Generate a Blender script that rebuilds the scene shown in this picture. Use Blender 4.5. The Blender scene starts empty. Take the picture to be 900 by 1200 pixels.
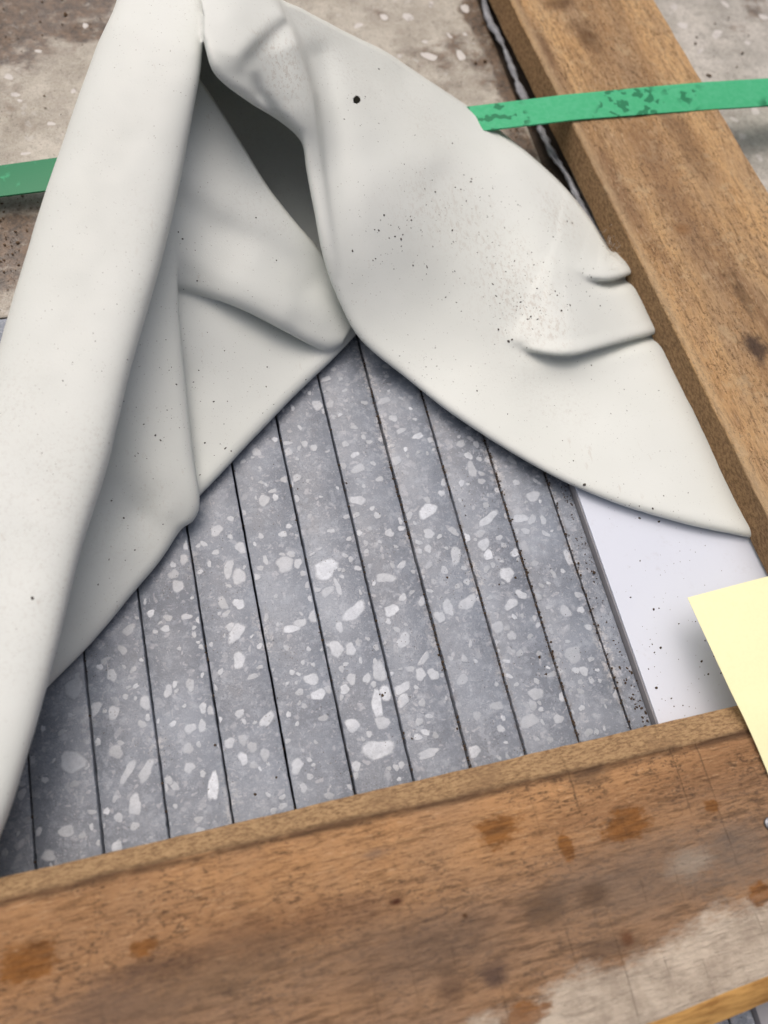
import bpy, bmesh, math, random
import numpy as np
from mathutils import Vector, Matrix, noise
from mathutils.bvhtree import BVHTree
random.seed(7); rng = np.random.default_rng(7)
S = bpy.context.scene
C = S.collection

# ------------------------------------------------------------------ camera
F = 900.0                                    # focal length for a 900 px wide frame
RM = np.array([[0.9663883, -0.2312991, 0.1122245], [-0.1751695, -0.9119248, -0.3710915], [0.1881734, 0.3389601, -0.9217900]])
TV = np.array([-0.1061384, 0.1103420, 0.2343420])
CP = -RM.T @ TV                              # hand-held phone 27 cm above the tiles
cam = bpy.data.cameras.new('camera'); co = bpy.data.objects.new('camera', cam); C.objects.link(co)
cam.sensor_fit = 'HORIZONTAL'; cam.sensor_width = 36; cam.lens = 36.0
cam.clip_start = 0.005; cam.clip_end = 100
Rb = np.diag([1, -1, -1]) @ RM
M = Matrix(Rb.T.tolist()).to_4x4(); M.translation = Vector(CP.tolist()); co.matrix_world = M
cam.dof.use_dof = True; cam.dof.focus_distance = 0.283; cam.dof.aperture_fstop = 10.0
S.camera = co
# ------------------------------------------------------------------ light
SUN_EL, SUN_AZ = 66, 345
w = bpy.data.worlds.new('World'); S.world = w; w.use_nodes = True
nt = w.node_tree; bg = nt.nodes['Background']
sky = nt.nodes.new('ShaderNodeTexSky'); sky.sky_type = 'NISHITA'; sky.sun_disc = False
sky.sun_elevation = math.radians(SUN_EL); sky.sun_rotation = math.radians(SUN_AZ)
sky.air_density = 0.3; sky.dust_density = 8.0; sky.ozone_density = 0.0
nt.links.new(sky.outputs[0], bg.inputs[0]); bg.inputs[1].default_value = 0.135
sl = bpy.data.lights.new('sun', 'SUN'); so = bpy.data.objects.new('sun', sl); C.objects.link(so)
sl.energy = 1.0; sl.angle = math.radians(80); sl.color = (0.955, 0.985, 1.0)
_e, _a = math.radians(SUN_EL), math.radians(SUN_AZ)
sd = Vector((math.sin(_a)*math.cos(_e), math.cos(_a)*math.cos(_e), math.sin(_e)))
so.rotation_euler = sd.to_track_quat('Z', 'Y').to_euler()
S.view_settings.view_transform = 'Standard'; S.view_settings.look = 'None'
S.view_settings.gamma = 1; S.view_settings.exposure = -0.12; S.view_settings.use_curve_mapping = False
S.render.engine = 'CYCLES'

# ------------------------------------------------------------------ helpers
def un(px, py, z):
    """point at height z (mm) that lies under a picture position; result in metres"""
    d = RM.T @ np.array([(px-450)/F, (py-600)/F, 1.0]); s = (z/1000-CP[2])/d[2]
    return CP + s*d
def una(P):
    P = np.asarray(P, float)
    d = np.stack([(P[..., 0]-450)/F, (P[..., 1]-600)/F, np.ones(P.shape[:-1])], -1) @ RM
    s = (P[..., 2]/1000-CP[2])/d[..., 2]
    return CP + s[..., None]*d
def tag(o, label=None, cat=None, group=None, kind=None):
    if label: o['label'] = label
    if cat: o['category'] = cat
    if group: o['group'] = group
    if kind: o['kind'] = kind
    return o
def mesh_obj(name, verts, faces, mat=None, parent=None, smooth=False):
    me = bpy.data.meshes.new(name); me.from_pydata([tuple(v) for v in verts], [], faces); me.update()
    if mat: me.materials.append(mat)
    if smooth: me.polygons.foreach_set('use_smooth', [True]*len(me.polygons))
    o = bpy.data.objects.new(name, me); C.objects.link(o)
    if parent: o.parent = parent
    return o
def empty(name, loc=(0, 0, 0)):
    o = bpy.data.objects.new(name, None); o.empty_display_size = .01; C.objects.link(o); o.location = loc; return o

class NT:
    """small node-material builder"""
    def __init__(s, name):
        s.m = bpy.data.materials.new(name); s.m.use_nodes = True; s.t = s.m.node_tree
        s.b = s.t.nodes['Principled BSDF']
        s.tc = s.n('ShaderNodeTexCoord'); s.geo = s.n('ShaderNodeNewGeometry')
    def n(s, k): return s.t.nodes.new(k)
    def set(s, sock, v):
        if v is None: return
        if isinstance(v, bpy.types.NodeSocket): s.t.links.new(v, sock)
        elif isinstance(v, (tuple, list)) and len(v) == 3 and sock.type == 'RGBA': sock.default_value = (*v, 1)
        else: sock.default_value = v
    def obj(s): return s.tc.outputs['Object']
    def pos(s): return s.geo.outputs['Position']
    def mapping(s, vec, scale=(1, 1, 1), loc=(0, 0, 0), rot=(0, 0, 0)):
        k = s.n('ShaderNodeMapping'); s.set(k.inputs[0], vec); k.inputs['Scale'].default_value = scale
        k.inputs['Location'].default_value = loc; k.inputs['Rotation'].default_value = rot; return k.outputs[0]
    def noise(s, vec, scale, detail=4, rough=.55, dist=0):
        k = s.n('ShaderNodeTexNoise'); s.set(k.inputs['Vector'], vec); k.inputs['Scale'].default_value = scale
        k.inputs['Detail'].default_value = detail; k.inputs['Roughness'].default_value = rough
        k.inputs['Distortion'].default_value = dist; return k.outputs['Fac']
    def noisec(s, vec, scale, detail=2):
        k = s.n('ShaderNodeTexNoise'); s.set(k.inputs['Vector'], vec); k.inputs['Scale'].default_value = scale
        k.inputs['Detail'].default_value = detail; return k.outputs['Color']
    def voro(s, vec, scale, feat='F1', out='Distance', rand=1):
        k = s.n('ShaderNodeTexVoronoi'); k.feature = feat; s.set(k.inputs['Vector'], vec)
        k.inputs['Scale'].default_value = scale; k.inputs['Randomness'].default_value = rand; return k.outputs[out]
    def wave(s, vec, scale, dist=2, det=2, dscale=1, direc='X'):
        k = s.n('ShaderNodeTexWave'); k.bands_direction = direc; s.set(k.inputs['Vector'], vec)
        k.inputs['Scale'].default_value = scale; k.inputs['Distortion'].default_value = dist
        k.inputs['Detail'].default_value = det; k.inputs['Detail Scale'].default_value = dscale; return k.outputs['Fac']
    def ramp(s, f, a, b, lo=0., hi=1.):
        k = s.n('ShaderNodeMapRange'); k.interpolation_type = 'SMOOTHSTEP'; s.set(k.inputs[0], f)
        k.inputs[1].default_value = a; k.inputs[2].default_value = b; k.inputs[3].default_value = lo; k.inputs[4].default_value = hi
        return k.outputs[0]
    def math(s, op, a, b=None, c=None):
        k = s.n('ShaderNodeMath'); k.operation = op
        for i, v in enumerate((a, b, c)): s.set(k.inputs[i], v)
        return k.outputs[0]
    def mix(s, f, a, b, mode='MIX'):
        k = s.n('ShaderNodeMix'); k.data_type = 'RGBA'; k.blend_type = mode
        s.set(k.inputs[0], f); s.set(k.inputs[6], a); s.set(k.inputs[7], b); return k.outputs[2]
    def blob(s, vec, c, r, soft=.5, wob=None, amp=.5):
        """mask of an irregular spot: 1 inside radius r (vector of radii) round c"""
        k = s.n('ShaderNodeVectorMath'); k.operation = 'SUBTRACT'; s.set(k.inputs[0], vec); k.inputs[1].default_value = c
        q = s.n('ShaderNodeVectorMath'); q.operation = 'DIVIDE'; s.set(q.inputs[0], k.outputs[0]); q.inputs[1].default_value = r
        l = s.n('ShaderNodeVectorMath'); l.operation = 'LENGTH'; s.set(l.inputs[0], q.outputs[0])
        d = l.outputs['Value']
        if wob is not None: d = s.math('ADD', d, s.math('MULTIPLY', s.math('SUBTRACT', wob, .5), amp*2))
        return s.ramp(d, 1-soft, 1+soft*.3, 1, 0)
    def sep(s, v):
        k = s.n('ShaderNodeSeparateXYZ'); s.set(k.inputs[0], v); return k.outputs
    def bump(s, h, strength=.3, dist=.001, prev=None):
        k = s.n('ShaderNodeBump'); s.set(k.inputs['Height'], h); k.inputs['Strength'].default_value = strength
        k.inputs['Distance'].default_value = dist
        if prev is not None: s.set(k.inputs['Normal'], prev)
        return k.outputs[0]
    def out(s, col, rough=.6, normal=None, spec=.5):
        s.set(s.b.inputs['Base Color'], col); s.set(s.b.inputs['Roughness'], rough)
        s.b.inputs['Specular IOR Level'].default_value = spec
        if normal is not None: s.set(s.b.inputs['Normal'], normal)
        return s.m

PLANK_T = .0155; BOARD_T = .0215                # thickness of the two timbers
# ------------------------------------------------------------------ materials
def mat_sheet():
    k = NT('coated_sheet'); p = k.pos()
    col = k.mix(k.ramp(k.noise(p, 14, 3), .35, .7), (.66, .692, .652), (.695, .728, .695))
    grime = k.math('MULTIPLY', k.ramp(k.noise(p, 11, 3), .52, .72), k.ramp(k.noise(p, 700, 4, .8), .48, .66))
    col = k.mix(k.math('MULTIPLY', grime, .22), col, (.36, .31, .26))
    for sc, lo, hi, a in ((420, .045, .10, .75), (760, .06, .14, .5)):
        sp = k.math('MULTIPLY', k.ramp(k.voro(p, sc), lo, hi, 1, 0), k.ramp(k.noise(p, sc*.16, 2), .42, .54))
        col = k.mix(k.math('MULTIPLY', sp, a), col, (.20, .18, .155))
    scf = k.math('MULTIPLY', k.ramp(k.noise(k.mapping(p, (1, .3, 1), rot=(0, 0, .7)), 420, 4, .7), .62, .70), k.ramp(k.noise(p, 30, 3), .5, .62))
    col = k.mix(k.math('MULTIPLY', scf, .25), col, (.42, .36, .29))
    wob = k.noise(p, 90, 4, .7)
    for q, r, a in ((tuple(un(600, 330, 20)), (.020, .030, .05), .28), (tuple(un(520, 250, 28)), (.03, .022, .05), .2), (tuple(un(640, 385, 15)), (.016, .012, .05), .25), (tuple(un(330, 100, 62)), (.012, .016, .05), .35), (tuple(un(650, 260, 12)), (.012, .02, .05), .25)):
        fl = k.math('MULTIPLY', k.blob(p, q, r, .9, wob, .8), k.ramp(k.noise(k.mapping(p, (1, .5, 1), rot=(0, 0, .5)), 700, 4, .8), .50, .60))
        col = k.mix(k.math('MULTIPLY', fl, a), col, (.33, .25, .18))
    pit = k.ramp(k.voro(p, 520), .03, .14, 0, 1)
    nb = k.bump(k.noise(p, 2400, 2), .12, .0003); nb = k.bump(pit, .25, .0004, nb)
    nb = k.bump(k.noise(p, 140, 3), .07, .0008, nb)
    return k.out(col, k.ramp(k.noise(p, 120, 3), .3, .7, .44, .56), nb, .42)

def dust_layers(k, p, col, soft=1.):
    x, y, z = k.sep(p)
    d1 = k.ramp(k.noise(p, 22, 6, .65), .38, .68)
    col = k.mix(k.math('MULTIPLY', d1, .42), col, (.345, .395, .465))
    d2 = k.ramp(k.noise(p, 240, 4, .8), .47, .66)
    col = k.mix(k.math('MULTIPLY', d2, .42), col, (.40, .44, .50))
    # crusted residue that follows the joints in places
    jd = k.math('ABSOLUTE', k.math('SUBTRACT', k.math('FRACT', k.math('ADD', k.math('DIVIDE', x, .02), .5)), .5))
    jm = k.math('MULTIPLY', k.ramp(jd, .02, .22, 1, 0), k.math('MULTIPLY', k.ramp(k.noise(p, 26, 4, .6), .50, .64), k.ramp(k.noise(p, 600, 4, .8), .46, .58)))
    col = k.mix(k.math('MULTIPLY', jm, .75), col, (.58, .58, .585))
    st = k.ramp(k.noise(p, 34, 5, .7), .60, .72)
    col = k.mix(k.math('MULTIPLY', st, .40), col, (.13, .13, .14))
    br = k.math('MULTIPLY', k.ramp(jd, .0, .12, 1, 0), k.math('MULTIPLY', k.ramp(x, .10, .17), k.ramp(k.noise(p, 420, 4, .8), .45, .6)))
    col = k.mix(k.math('MULTIPLY', br, .55), col, (.10, .07, .045))
    gr = k.noise(p, 2600, 3, .8)
    col = k.mix(k.ramp(gr, .53, .72, 0, .45), col, (.09, .09, .10))
    col = k.mix(k.ramp(gr, .45, .28, 0, .40), col, (.56, .57, .59))
    sp = k.math('MULTIPLY', k.ramp(k.voro(p, 700), .10, .2, 1, 0), k.ramp(k.noise(p, 55, 3), .48, .60))
    col = k.mix(k.math('MULTIPLY', sp, .75), col, (.06, .052, .05))
    scr = k.math('MULTIPLY', k.ramp(k.noise(k.mapping(p, (1, .12, 1), rot=(0, 0, .5)), 900, 3, .6), .66, .72), k.ramp(k.noise(p, 40, 2), .5, .6))
    col = k.mix(k.math('MULTIPLY', scr, .4), col, (.52, .53, .55))
    return col
def mat_tile():
    k = NT('terrazzo_matrix'); p = k.pos()
    col = k.mix(k.noise(p, 45, 5, .6), (.118, .138, .170), (.205, .232, .276))
    wob = k.mix(.008, p, k.noisec(p, 200), 'ADD')
    for sc, th, c, a in ((170, .36, (.38, .40, .44), .5), (300, .32, (.46, .47, .51), .55), (620, .34, (.44, .45, .49), .5)):
        v = k.ramp(k.voro(wob, sc), th*.5, th, 1, 0)
        on = k.ramp(k.sep(k.voro(wob, sc, out='Color'))[0], .50, .56)
        col = k.mix(k.math('MULTIPLY', k.math('MULTIPLY', v, on), a), col, c)
    col = k.mix(k.math('MULTIPLY', k.ramp(k.noise(p, 420, 4, .8), .5, .7), .30), col, (.11, .112, .13))
    col = dust_layers(k, p, col)
    nb = k.bump(k.noise(p, 1500, 4, .8), .35, .0004); nb = k.bump(k.noise(p, 200, 5, .7), .25, .0008, nb)
    return k.out(col, k.ramp(k.noise(p, 60, 5, .7), .35, .65, .24, .46), nb, .6)
def mat_chip():
    k = NT('marble_chip'); p = k.pos(); oi = k.n('ShaderNodeObjectInfo')
    col = k.mix(k.ramp(k.noise(p, 330, 5, .7), .35, .68, 0, .5), oi.outputs['Color'], (.25, .28, .32))
    at = k.n('ShaderNodeAttribute'); at.attribute_name = 'core'
    col = k.mix(k.ramp(k.math('ADD', at.outputs['Fac'], k.math('MULTIPLY', k.math('SUBTRACT', k.noise(p, 900, 3, .7), .5), .8)), .05, .8), (.185, .207, .245), col)
    col = dust_layers(k, p, col)
    return k.out(col, .34, k.bump(k.noise(p, 500, 4, .7), .2, .0005), .6)
def mat_slab(tint, name):
    k = NT(name); p = k.pos()
    a, b = tint
    col = k.mix(k.ramp(k.noise(p, 40, 6, .7), .35, .68), a, b)
    col = k.mix(k.math('MULTIPLY', k.ramp(k.noise(p, 300, 4, .8), .45, .7), .5), col, tuple(x*.55 for x in a))
    v = k.ramp(k.voro(k.mix(.012, p, k.noisec(p, 100), 'ADD'), 120), .16, .3, 1, 0)
    on = k.ramp(k.sep(k.voro(p, 120, out='Color'))[0], .6, .66)
    col = k.mix(k.math('MULTIPLY', k.math('MULTIPLY', v, on), .4), col, (.55, .54, .51))
    gr = k.noise(p, 1500, 4, .8)
    col = k.mix(k.ramp(gr, .52, .68, 0, .6), col, (.10, .08, .06)); col = k.mix(k.ramp(gr, .46, .30, 0, .4), col, (.66, .63, .58))
    mud = k.math('MULTIPLY', k.ramp(k.noise(p, 14, 5, .6, .6), .54, .66), k.ramp(k.noise(p, 130, 5, .7), .30, .6))
    wob = k.noise(p, 60, 6, .7)
    def P(x, y): return tuple(un(x, y, 0))
    for (x, y), r in (((0, 288), (.030, .026, .05)), ((25, 0), (.058, .024, .05)), ((120, 30), (.04, .009, .05)), ((-30, 30), (.04, .035, .05)),
                      ((618, 190), (.009, .05, .05)), ((590, 80), (.010, .04, .05)), ((560, 20), (.008, .03, .05))):
        mud = k.math('MAXIMUM', mud, k.math('MULTIPLY', k.blob(p, P(x, y), r, .4, wob, .9), k.ramp(k.noise(p, 160, 4, .8), .22, .48)))
    col = k.mix(k.math('MULTIPLY', mud, .92), col, k.mix(k.ramp(k.noise(p, 260, 5, .8), .35, .65), (.03, .016, .008), (.14, .082, .042)))
    sp = k.math('MULTIPLY', k.ramp(k.voro(p, 500), .10, .22, 1, 0), k.ramp(k.noise(p, 30, 3), .40, .6))
    col = k.mix(k.math('MULTIPLY', sp, .75), col, (.06, .045, .03))
    nb = k.bump(k.noise(p, 300, 4, .8), .5, .0012)
    return k.out(col, k.ramp(k.noise(p, 25, 3), .4, .7, .30, .65), nb, .5)
def mat_chip_slab():
    k = NT('pale_chip'); p = k.pos()
    col = k.mix(k.noise(p, 200, 4), (.42, .40, .37), (.66, .64, .61))
    col = k.mix(k.ramp(k.noise(p, 110, 5, .8), .52, .68, 0, .7), col, (.24, .21, .18))
    return k.out(col, .5, k.bump(k.noise(p, 400, 4), .2, .0005))

def fibres(k, p, st, sc):
    """stretched fibre noises along one axis at several sizes"""
    return [k.noise(k.mapping(p, st), q, 5, .7, .3) for q in sc]
def mat_plank():
    """tan batten, grain along object Y"""
    k = NT('rough_sawn_batten'); p = k.obj(); x, y, z = k.sep(p)
    g = k.noise(k.mapping(p, (1, .10, 1)), 90, 6, .65, .4)
    f1, f2 = fibres(k, p, (1, .14, 1), (620, 1400))
    col = k.mix(k.ramp(g, .3, .72), (.74, .48, .235), (.60, .365, .17))
    mid = k.math('MULTIPLY', k.math('MULTIPLY', k.ramp(x, .008, .03), k.ramp(x, .062, .045)), k.ramp(k.noise(k.mapping(p, (1, .25, 1)), 40, 4, .6), .35, .6))
    col = k.mix(k.math('MULTIPLY', mid, .6), col, (.32, .19, .10))
    col = k.mix(k.ramp(k.noise(k.mapping(p, (1, .4, 1)), 55, 5, .7), .35, .7, 0, .6), col, (.42, .30, .19))
    band = k.ramp(k.noise(k.mapping(p, (1, .12, 1), (.013, 0, 0)), 32, 4, .6, .8), .48, .68)
    col = k.mix(k.math('MULTIPLY', band, .60), col, (.22, .125, .07))
    col = k.mix(k.ramp(f1, .49, .68, 0, .6), col, (.19, .11, .055))
    col = k.mix(k.ramp(f2, .54, .67, 0, .55), col, (.13, .075, .038))
    col = k.mix(k.ramp(f2, .47, .32, 0, .5), col, (.74, .56, .36))
    pores = k.math('MULTIPLY', k.ramp(k.noise(k.mapping(p, (1, .5, 1), rot=(0, 0, .5)), 1000, 4, .8), .53, .60), k.ramp(k.noise(p, 38, 4, .7), .32, .52))
    col = k.mix(k.math('MULTIPLY', pores, .68), col, (.10, .058, .03))
    pale = k.ramp(k.noise(p, 75, 4, .8), .53, .68)
    col = k.mix(k.math('MULTIPLY', pale, .45), col, (.60, .455, .28))
    wob = k.noise(p, 160, 5, .75)
    def O(px, py):
        v = un(px, py, 20); return tuple(PLANK_M.inverted() @ Vector(v))
    for q, r, c, a in ((O(885, 408), (.006, .010, .02), (.03, .025, .03), .8), (O(868, 345), (.004, .014, .02), (.05, .035, .03), .55),
                       (O(690, 45), (.008, .014, .02), (.11, .055, .025), .65), (O(655, 5), (.01, .006, .02), (.10, .05, .025), .65),
                       (O(640, 60), (.003, .02, .02), (.16, .09, .05), .6), (O(805, 170), (.007, .035, .02), (.20, .12, .07), .5),
                       (O(800, 270), (.004, .004, .02), (.34, .16, .05), .6), (O(820, 520), (.006, .025, .02), (.17, .10, .06), .5), (O(790, 230), (.010, .05, .02), (.22, .13, .08), .45)):
        col = k.mix(k.math('MULTIPLY', k.blob(p, q, r, .8, wob, .9), a), col, c)
    # side face coloured darker and browner than the top
    side = k.ramp(z, PLANK_T-.0018, PLANK_T-.0006, 1, 0)
    fuz = k.noise(k.mapping(p, (1, .45, .8)), 900, 4, .8)
    scol = k.mix(k.ramp(fuz, .36, .66), (.42, .265, .135), (.18, .108, .055))
    col = k.mix(k.math('MULTIPLY', side, .9), col, scol)
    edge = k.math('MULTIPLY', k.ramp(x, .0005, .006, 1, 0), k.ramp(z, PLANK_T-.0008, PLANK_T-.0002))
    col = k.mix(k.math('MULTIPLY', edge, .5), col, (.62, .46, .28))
    h = k.math('ADD', k.math('MULTIPLY', f1, .8), k.math('ADD', k.math('MULTIPLY', f2, .5), k.noise(k.mapping(p, (.8, .9, 1)), 800, 5, .8)))
    nb = k.bump(h, .9, .0012); nb = k.bump(k.noise(k.mapping(p, (.22, 1, 1), rot=(0, 0, .12)), 330, 4, .7), .45, .0012, nb)
    return k.out(col, .88, nb, .15)
def mat_board():
    """front board, grain along object X; saw marks across"""
    k = NT('rough_sawn_board'); p = k.obj(); x, y, z = k.sep(p)
    g = k.noise(k.mapping(p, (.12, 1, 1)), 70, 6, .65, .5)
    f1, f2 = fibres(k, p, (.14, 1, 1), (600, 1400))
    col = k.mix(k.ramp(g, .3, .7), (.53, .30, .14), (.40, .215, .10))
    band = k.ramp(k.noise(k.mapping(p, (.15, 1, 1), (0, .31, 0)), 36, 4, .6, .5), .48, .66)
    col = k.mix(k.math('MULTIPLY', band, .42), col, (.19, .11, .065))
    col = k.mix(k.ramp(k.noise(p, 26, 5, .6), .45, .7, 0, .5), col, (.38, .24, .14))
    col = k.mix(k.ramp(f1, .49, .66, 0, .6), col, (.16, .085, .04))
    col = k.mix(k.ramp(f2, .53, .64, 0, .6), col, (.11, .06, .03))
    col = k.mix(k.ramp(f2, .46, .30, 0, .5), col, (.66, .45, .26))
    spk = k.math('MULTIPLY', k.ramp(k.noise(k.mapping(p, (.5, 1, 1)), 900, 4, .8), .53, .59), k.ramp(k.noise(p, 42, 4, .7), .40, .58))
    col = k.mix(k.math('MULTIPLY', spk, .7), col, (.065, .042, .028))
    wob = k.noise(k.mapping(p, (.6, 1, 1)), 230, 5, .75); wob2 = k.noise(k.mapping(p, (.35, 1, 1)), 150, 5, .8)
    yy = k.math('ADD', k.math('SUBTRACT', y, k.math('MULTIPLY', x, .07)), k.math('MULTIPLY', k.math('SUBTRACT', wob2, .5), .012))
    def O(px, py):
        v = un(px, py, BOARD_TOP*1000); return tuple(BOARD_M.inverted() @ Vector(v))
    mb = k.ramp(k.math('ADD', yy, .0), -.030, -.050)
    col = k.mix(k.math('MULTIPLY', k.math('MULTIPLY', mb, k.ramp(k.noise(k.mapping(p, (.3, 1, 1)), 30, 4, .6), .30, .58)), .62), col, k.mix(k.ramp(f1, .42, .62), (.26, .175, .12), (.125, .085, .06)))
    # grey weathering and dirt
    for q, r, c, a in ((O(640, 1065), (.010, .006, .02), (.085, .055, .035), .7), (O(760, 1030), (.035, .012, .02), (.17, .13, .10), .6),
                       (O(690, 905), (.009, .005, .02), (.06, .045, .035), .6), (O(330, 1090), (.05, .007, .02), (.17, .09, .05), .5),
                       (O(240, 1150), (.045, .009, .02), (.15, .10, .065), .5), (O(500, 1110), (.03, .010, .02), (.13, .09, .065), .5),
                       (O(860, 1005), (.02, .012, .02), (.19, .155, .125), .6), (O(465, 1057), (.0030, .0012, .02), (.06, .018, .01), .95), (O(545, 1073), (.001, .0008, .02), (.07, .03, .01), .9),
                       (O(580, 1145), (.005, .004, .02), (.05, .035, .035), .7), (O(530, 1160), (.006, .004, .02), (.10, .06, .04), .6),
                       (O(810, 1010), (.010, .005, .02), (.44, .38, .30), .45), (O(440, 1000), (.006, .002, .02), (.10, .09, .09), .5),
                       (O(190, 1135), (.016, .004, .02), (.10, .06, .04), .6), (O(90, 1190), (.03, .009, .02), (.20, .13, .09), .5),
                       (O(720, 1110), (.012, .005, .02), (.10, .07, .05), .6), (O(735, 1100), (.003, .003, .02), (.13, .05, .02), .7), (O(695, 1050), (.006, .004, .02), (.10, .06, .035), .6)):
        col = k.mix(k.math('MULTIPLY', k.blob(p, q, r, .8, wob2, .9), a), col, c)
    # pale bleached band along the near edge
    yl = k.math('ADD', y, k.math('MULTIPLY', k.math('SUBTRACT', wob2, .5), .020))
    yl = k.math('SUBTRACT', yl, k.math('MULTIPLY', x, .115))
    pale = k.math('MULTIPLY', k.ramp(yl, -.0830, -.0755, 1, 0), k.ramp(x, .025, .10))
    pcol = k.mix(k.ramp(k.noise(p, 90, 6, .7), .35, .66), (.64, .56, .45), (.42, .355, .28))
    pcol = k.mix(k.ramp(f1, .48, .68, 0, .45), pcol, (.26, .21, .16)); pcol = k.mix(k.ramp(f2, .54, .68, 0, .35), pcol, (.18, .145, .11))
    col = k.mix(k.math('MULTIPLY', pale, .9), col, pcol)
    # damp orange spots
    for q, r in ((O(585, 972), (.0080, .0046, .02)), (O(735, 965), (.0080, .0052, .02)), (O(662, 990), (.0026, .0044, .02)), (O(834, 945), (.0028, .0028, .02)),
                 (O(32, 1128), (.0080, .0058, .02)), (O(168, 1110), (.0042, .0024, .02)), (O(890, 1050), (.004, .004, .02)), (O(615, 1190), (.008, .0035, .02)),
                 (O(20, 1270), (.006, .006, .02))):
        col = k.mix(k.math('MULTIPLY', k.blob(p, q, r, .4, wob, 1.3), .75), col, k.mix(k.ramp(f1, .4, .65), (.25, .095, .016), (.12, .045, .009)))
    # saw marks: thin, broken, unevenly spaced
    sw = k.math('ADD', x, k.math('ADD', k.math('MULTIPLY', y, .0), k.math('MULTIPLY', k.noise(p, 14, 2), .004)))
    vn = k.n('ShaderNodeTexVoronoi'); vn.voronoi_dimensions = '1D'; vn.feature = 'DISTANCE_TO_EDGE'; k.set(vn.inputs['W'], sw); vn.inputs['Scale'].default_value = 85
    ln = k.ramp(vn.outputs['Distance'], .008, .036, 1, 0)
    ln = k.math('MULTIPLY', ln, k.math('MULTIPLY', k.ramp(k.noise(k.mapping(p, (1, .6, 1)), 40, 4, .7), .47, .66), k.ramp(x, .06, .16, .3, 1)))
    col = k.mix(k.math('MULTIPLY', ln, .45), col, (.075, .05, .032))
    # groove shade darkened into the colour behind the chamfered far rim, and the paler raw wood of the rim
    rw = k.ramp(x, 0, .23, .0056, .0086); rl = k.math('ADD', k.math('ADD', y, rw), k.math('MULTIPLY', k.math('SUBTRACT', wob2, .5), .0016))
    dl = k.math('MULTIPLY', k.ramp(k.math('ABSOLUTE', k.math('ADD', rl, .0004)), .0003, .0022, 1, 0), k.ramp(k.noise(k.mapping(p, (.3, 1, 1)), 70, 4, .7), .25, .5))
    rn = k.noise(k.mapping(p, (.35, 1, 1)), 1300, 4, .8)
    rcol = k.mix(k.ramp(rn, .38, .66), (.47, .315, .165), (.20, .12, .062))
    rcol = k.mix(k.ramp(k.noise(p, 60, 5, .7), .50, .70, 0, .6), rcol, (.22, .135, .075))
    col = k.mix(k.math('MULTIPLY', k.ramp(rl, -.0004, .0006), .95), col, rcol)
    col = k.mix(k.math('MULTIPLY', dl, .8), col, (.085, .05, .03))
    h = k.math('ADD', k.math('MULTIPLY', f1, .9), k.math('ADD', k.math('MULTIPLY', f2, .5), k.noise(k.mapping(p, (.7, 1, 1)), 900, 4, .8)))
    nb = k.bump(h, .8, .0010); nb = k.bump(k.math('SUBTRACT', 1., ln), .5, .0006, nb)
    return k.out(col, .82, nb, .18)
def mat_fresh():
    k = NT('fresh_sawn_edge'); p = k.obj()
    f = k.noise(k.mapping(p, (.15, 1, 1)), 400, 6, .7)
    col = k.mix(k.ramp(f, .35, .68), (.62, .36, .12), (.30, .15, .045))
    return k.out(col, .8, k.bump(f, .5, .001), .2)
def mat_strap():
    k = NT('green_strapping'); p = k.pos()
    wet = k.ramp(k.noise(p, 190, 2, .5, .2), .555, .575)
    wet = k.math('MULTIPLY', wet, k.math('MAXIMUM', k.ramp(k.noise(p, 30, 2), .46, .54), k.ramp(k.sep(p)[0], .06, .04)))
    wet = k.math('MAXIMUM', wet, k.math('MULTIPLY', k.ramp(k.sep(p)[0], .06, .04), k.ramp(k.noise(p, 120, 3), .72, .58)))
    dust = k.ramp(k.noise(p, 350, 4, .8), .35, .7)
    dry = k.mix(k.math('MULTIPLY', dust, .5), (.045, .40, .18), (.10, .47, .26))
    col = k.mix(wet, dry, (.008, .185, .075))
    emb = k.voro(p, 900, rand=.2)
    return k.out(col, k.ramp(wet, 0, 1, .6, .38), k.bump(emb, .12, .0003), .3)
def mat_panel():
    k = NT('white_panel'); p = k.pos()
    col = k.mix(k.noise(p, 25, 4), (.60, .645, .735), (.66, .705, .79))
    d = k.math('MULTIPLY', k.ramp(k.noise(p, 170, 5, .8), .55, .75), .2)
    col = k.mix(d, col, (.42, .41, .42))
    return k.out(col, .5, k.bump(k.noise(p, 400, 3), .08, .0004), .4)
def mat_simple(name, c, rough=.6, var=.15, sc=300, spec=.4, metal=0, bump=.2):
    k = NT(name); p = k.pos()
    col = k.mix(k.noise(p, sc, 4), tuple(x*(1-var) for x in c), tuple(min(1, x*(1+var)) for x in c))
    k.b.inputs['Metallic'].default_value = metal
    return k.out(col, rough, k.bump(k.noise(p, sc*2, 3), bump, .0005), spec)

# ------------------------------------------------------------------ setting
m_ground = mat_simple('yard_concrete', (.30, .29, .27), .85, .25, 30)
def box_mesh(name, x0, x1, y0, y1, z0, z1, mat, bev=.0006, parent=None):
    bm = bmesh.new(); bmesh.ops.create_cube(bm, size=1)
    for v in bm.verts: v.co = Vector(((x0+x1)/2+v.co.x*(x1-x0), (y0+y1)/2+v.co.y*(y1-y0), (z0+z1)/2+v.co.z*(z1-z0)))
    bmesh.ops.bevel(bm, geom=bm.edges[:], offset=bev, segments=2, affect='EDGES', profile=.6)
    me = bpy.data.meshes.new(name); bm.to_mesh(me); bm.free(); me.materials.append(mat)
    o = bpy.data.objects.new(name, me); C.objects.link(o); o.parent = parent; return o
g = mesh_obj('ground', [(-8, -8, -.123), (8, -8, -.123), (8, 8, -.123), (-8, 8, -.123)], [(0, 1, 2, 3)], m_ground); tag(g, kind='structure')
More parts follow.
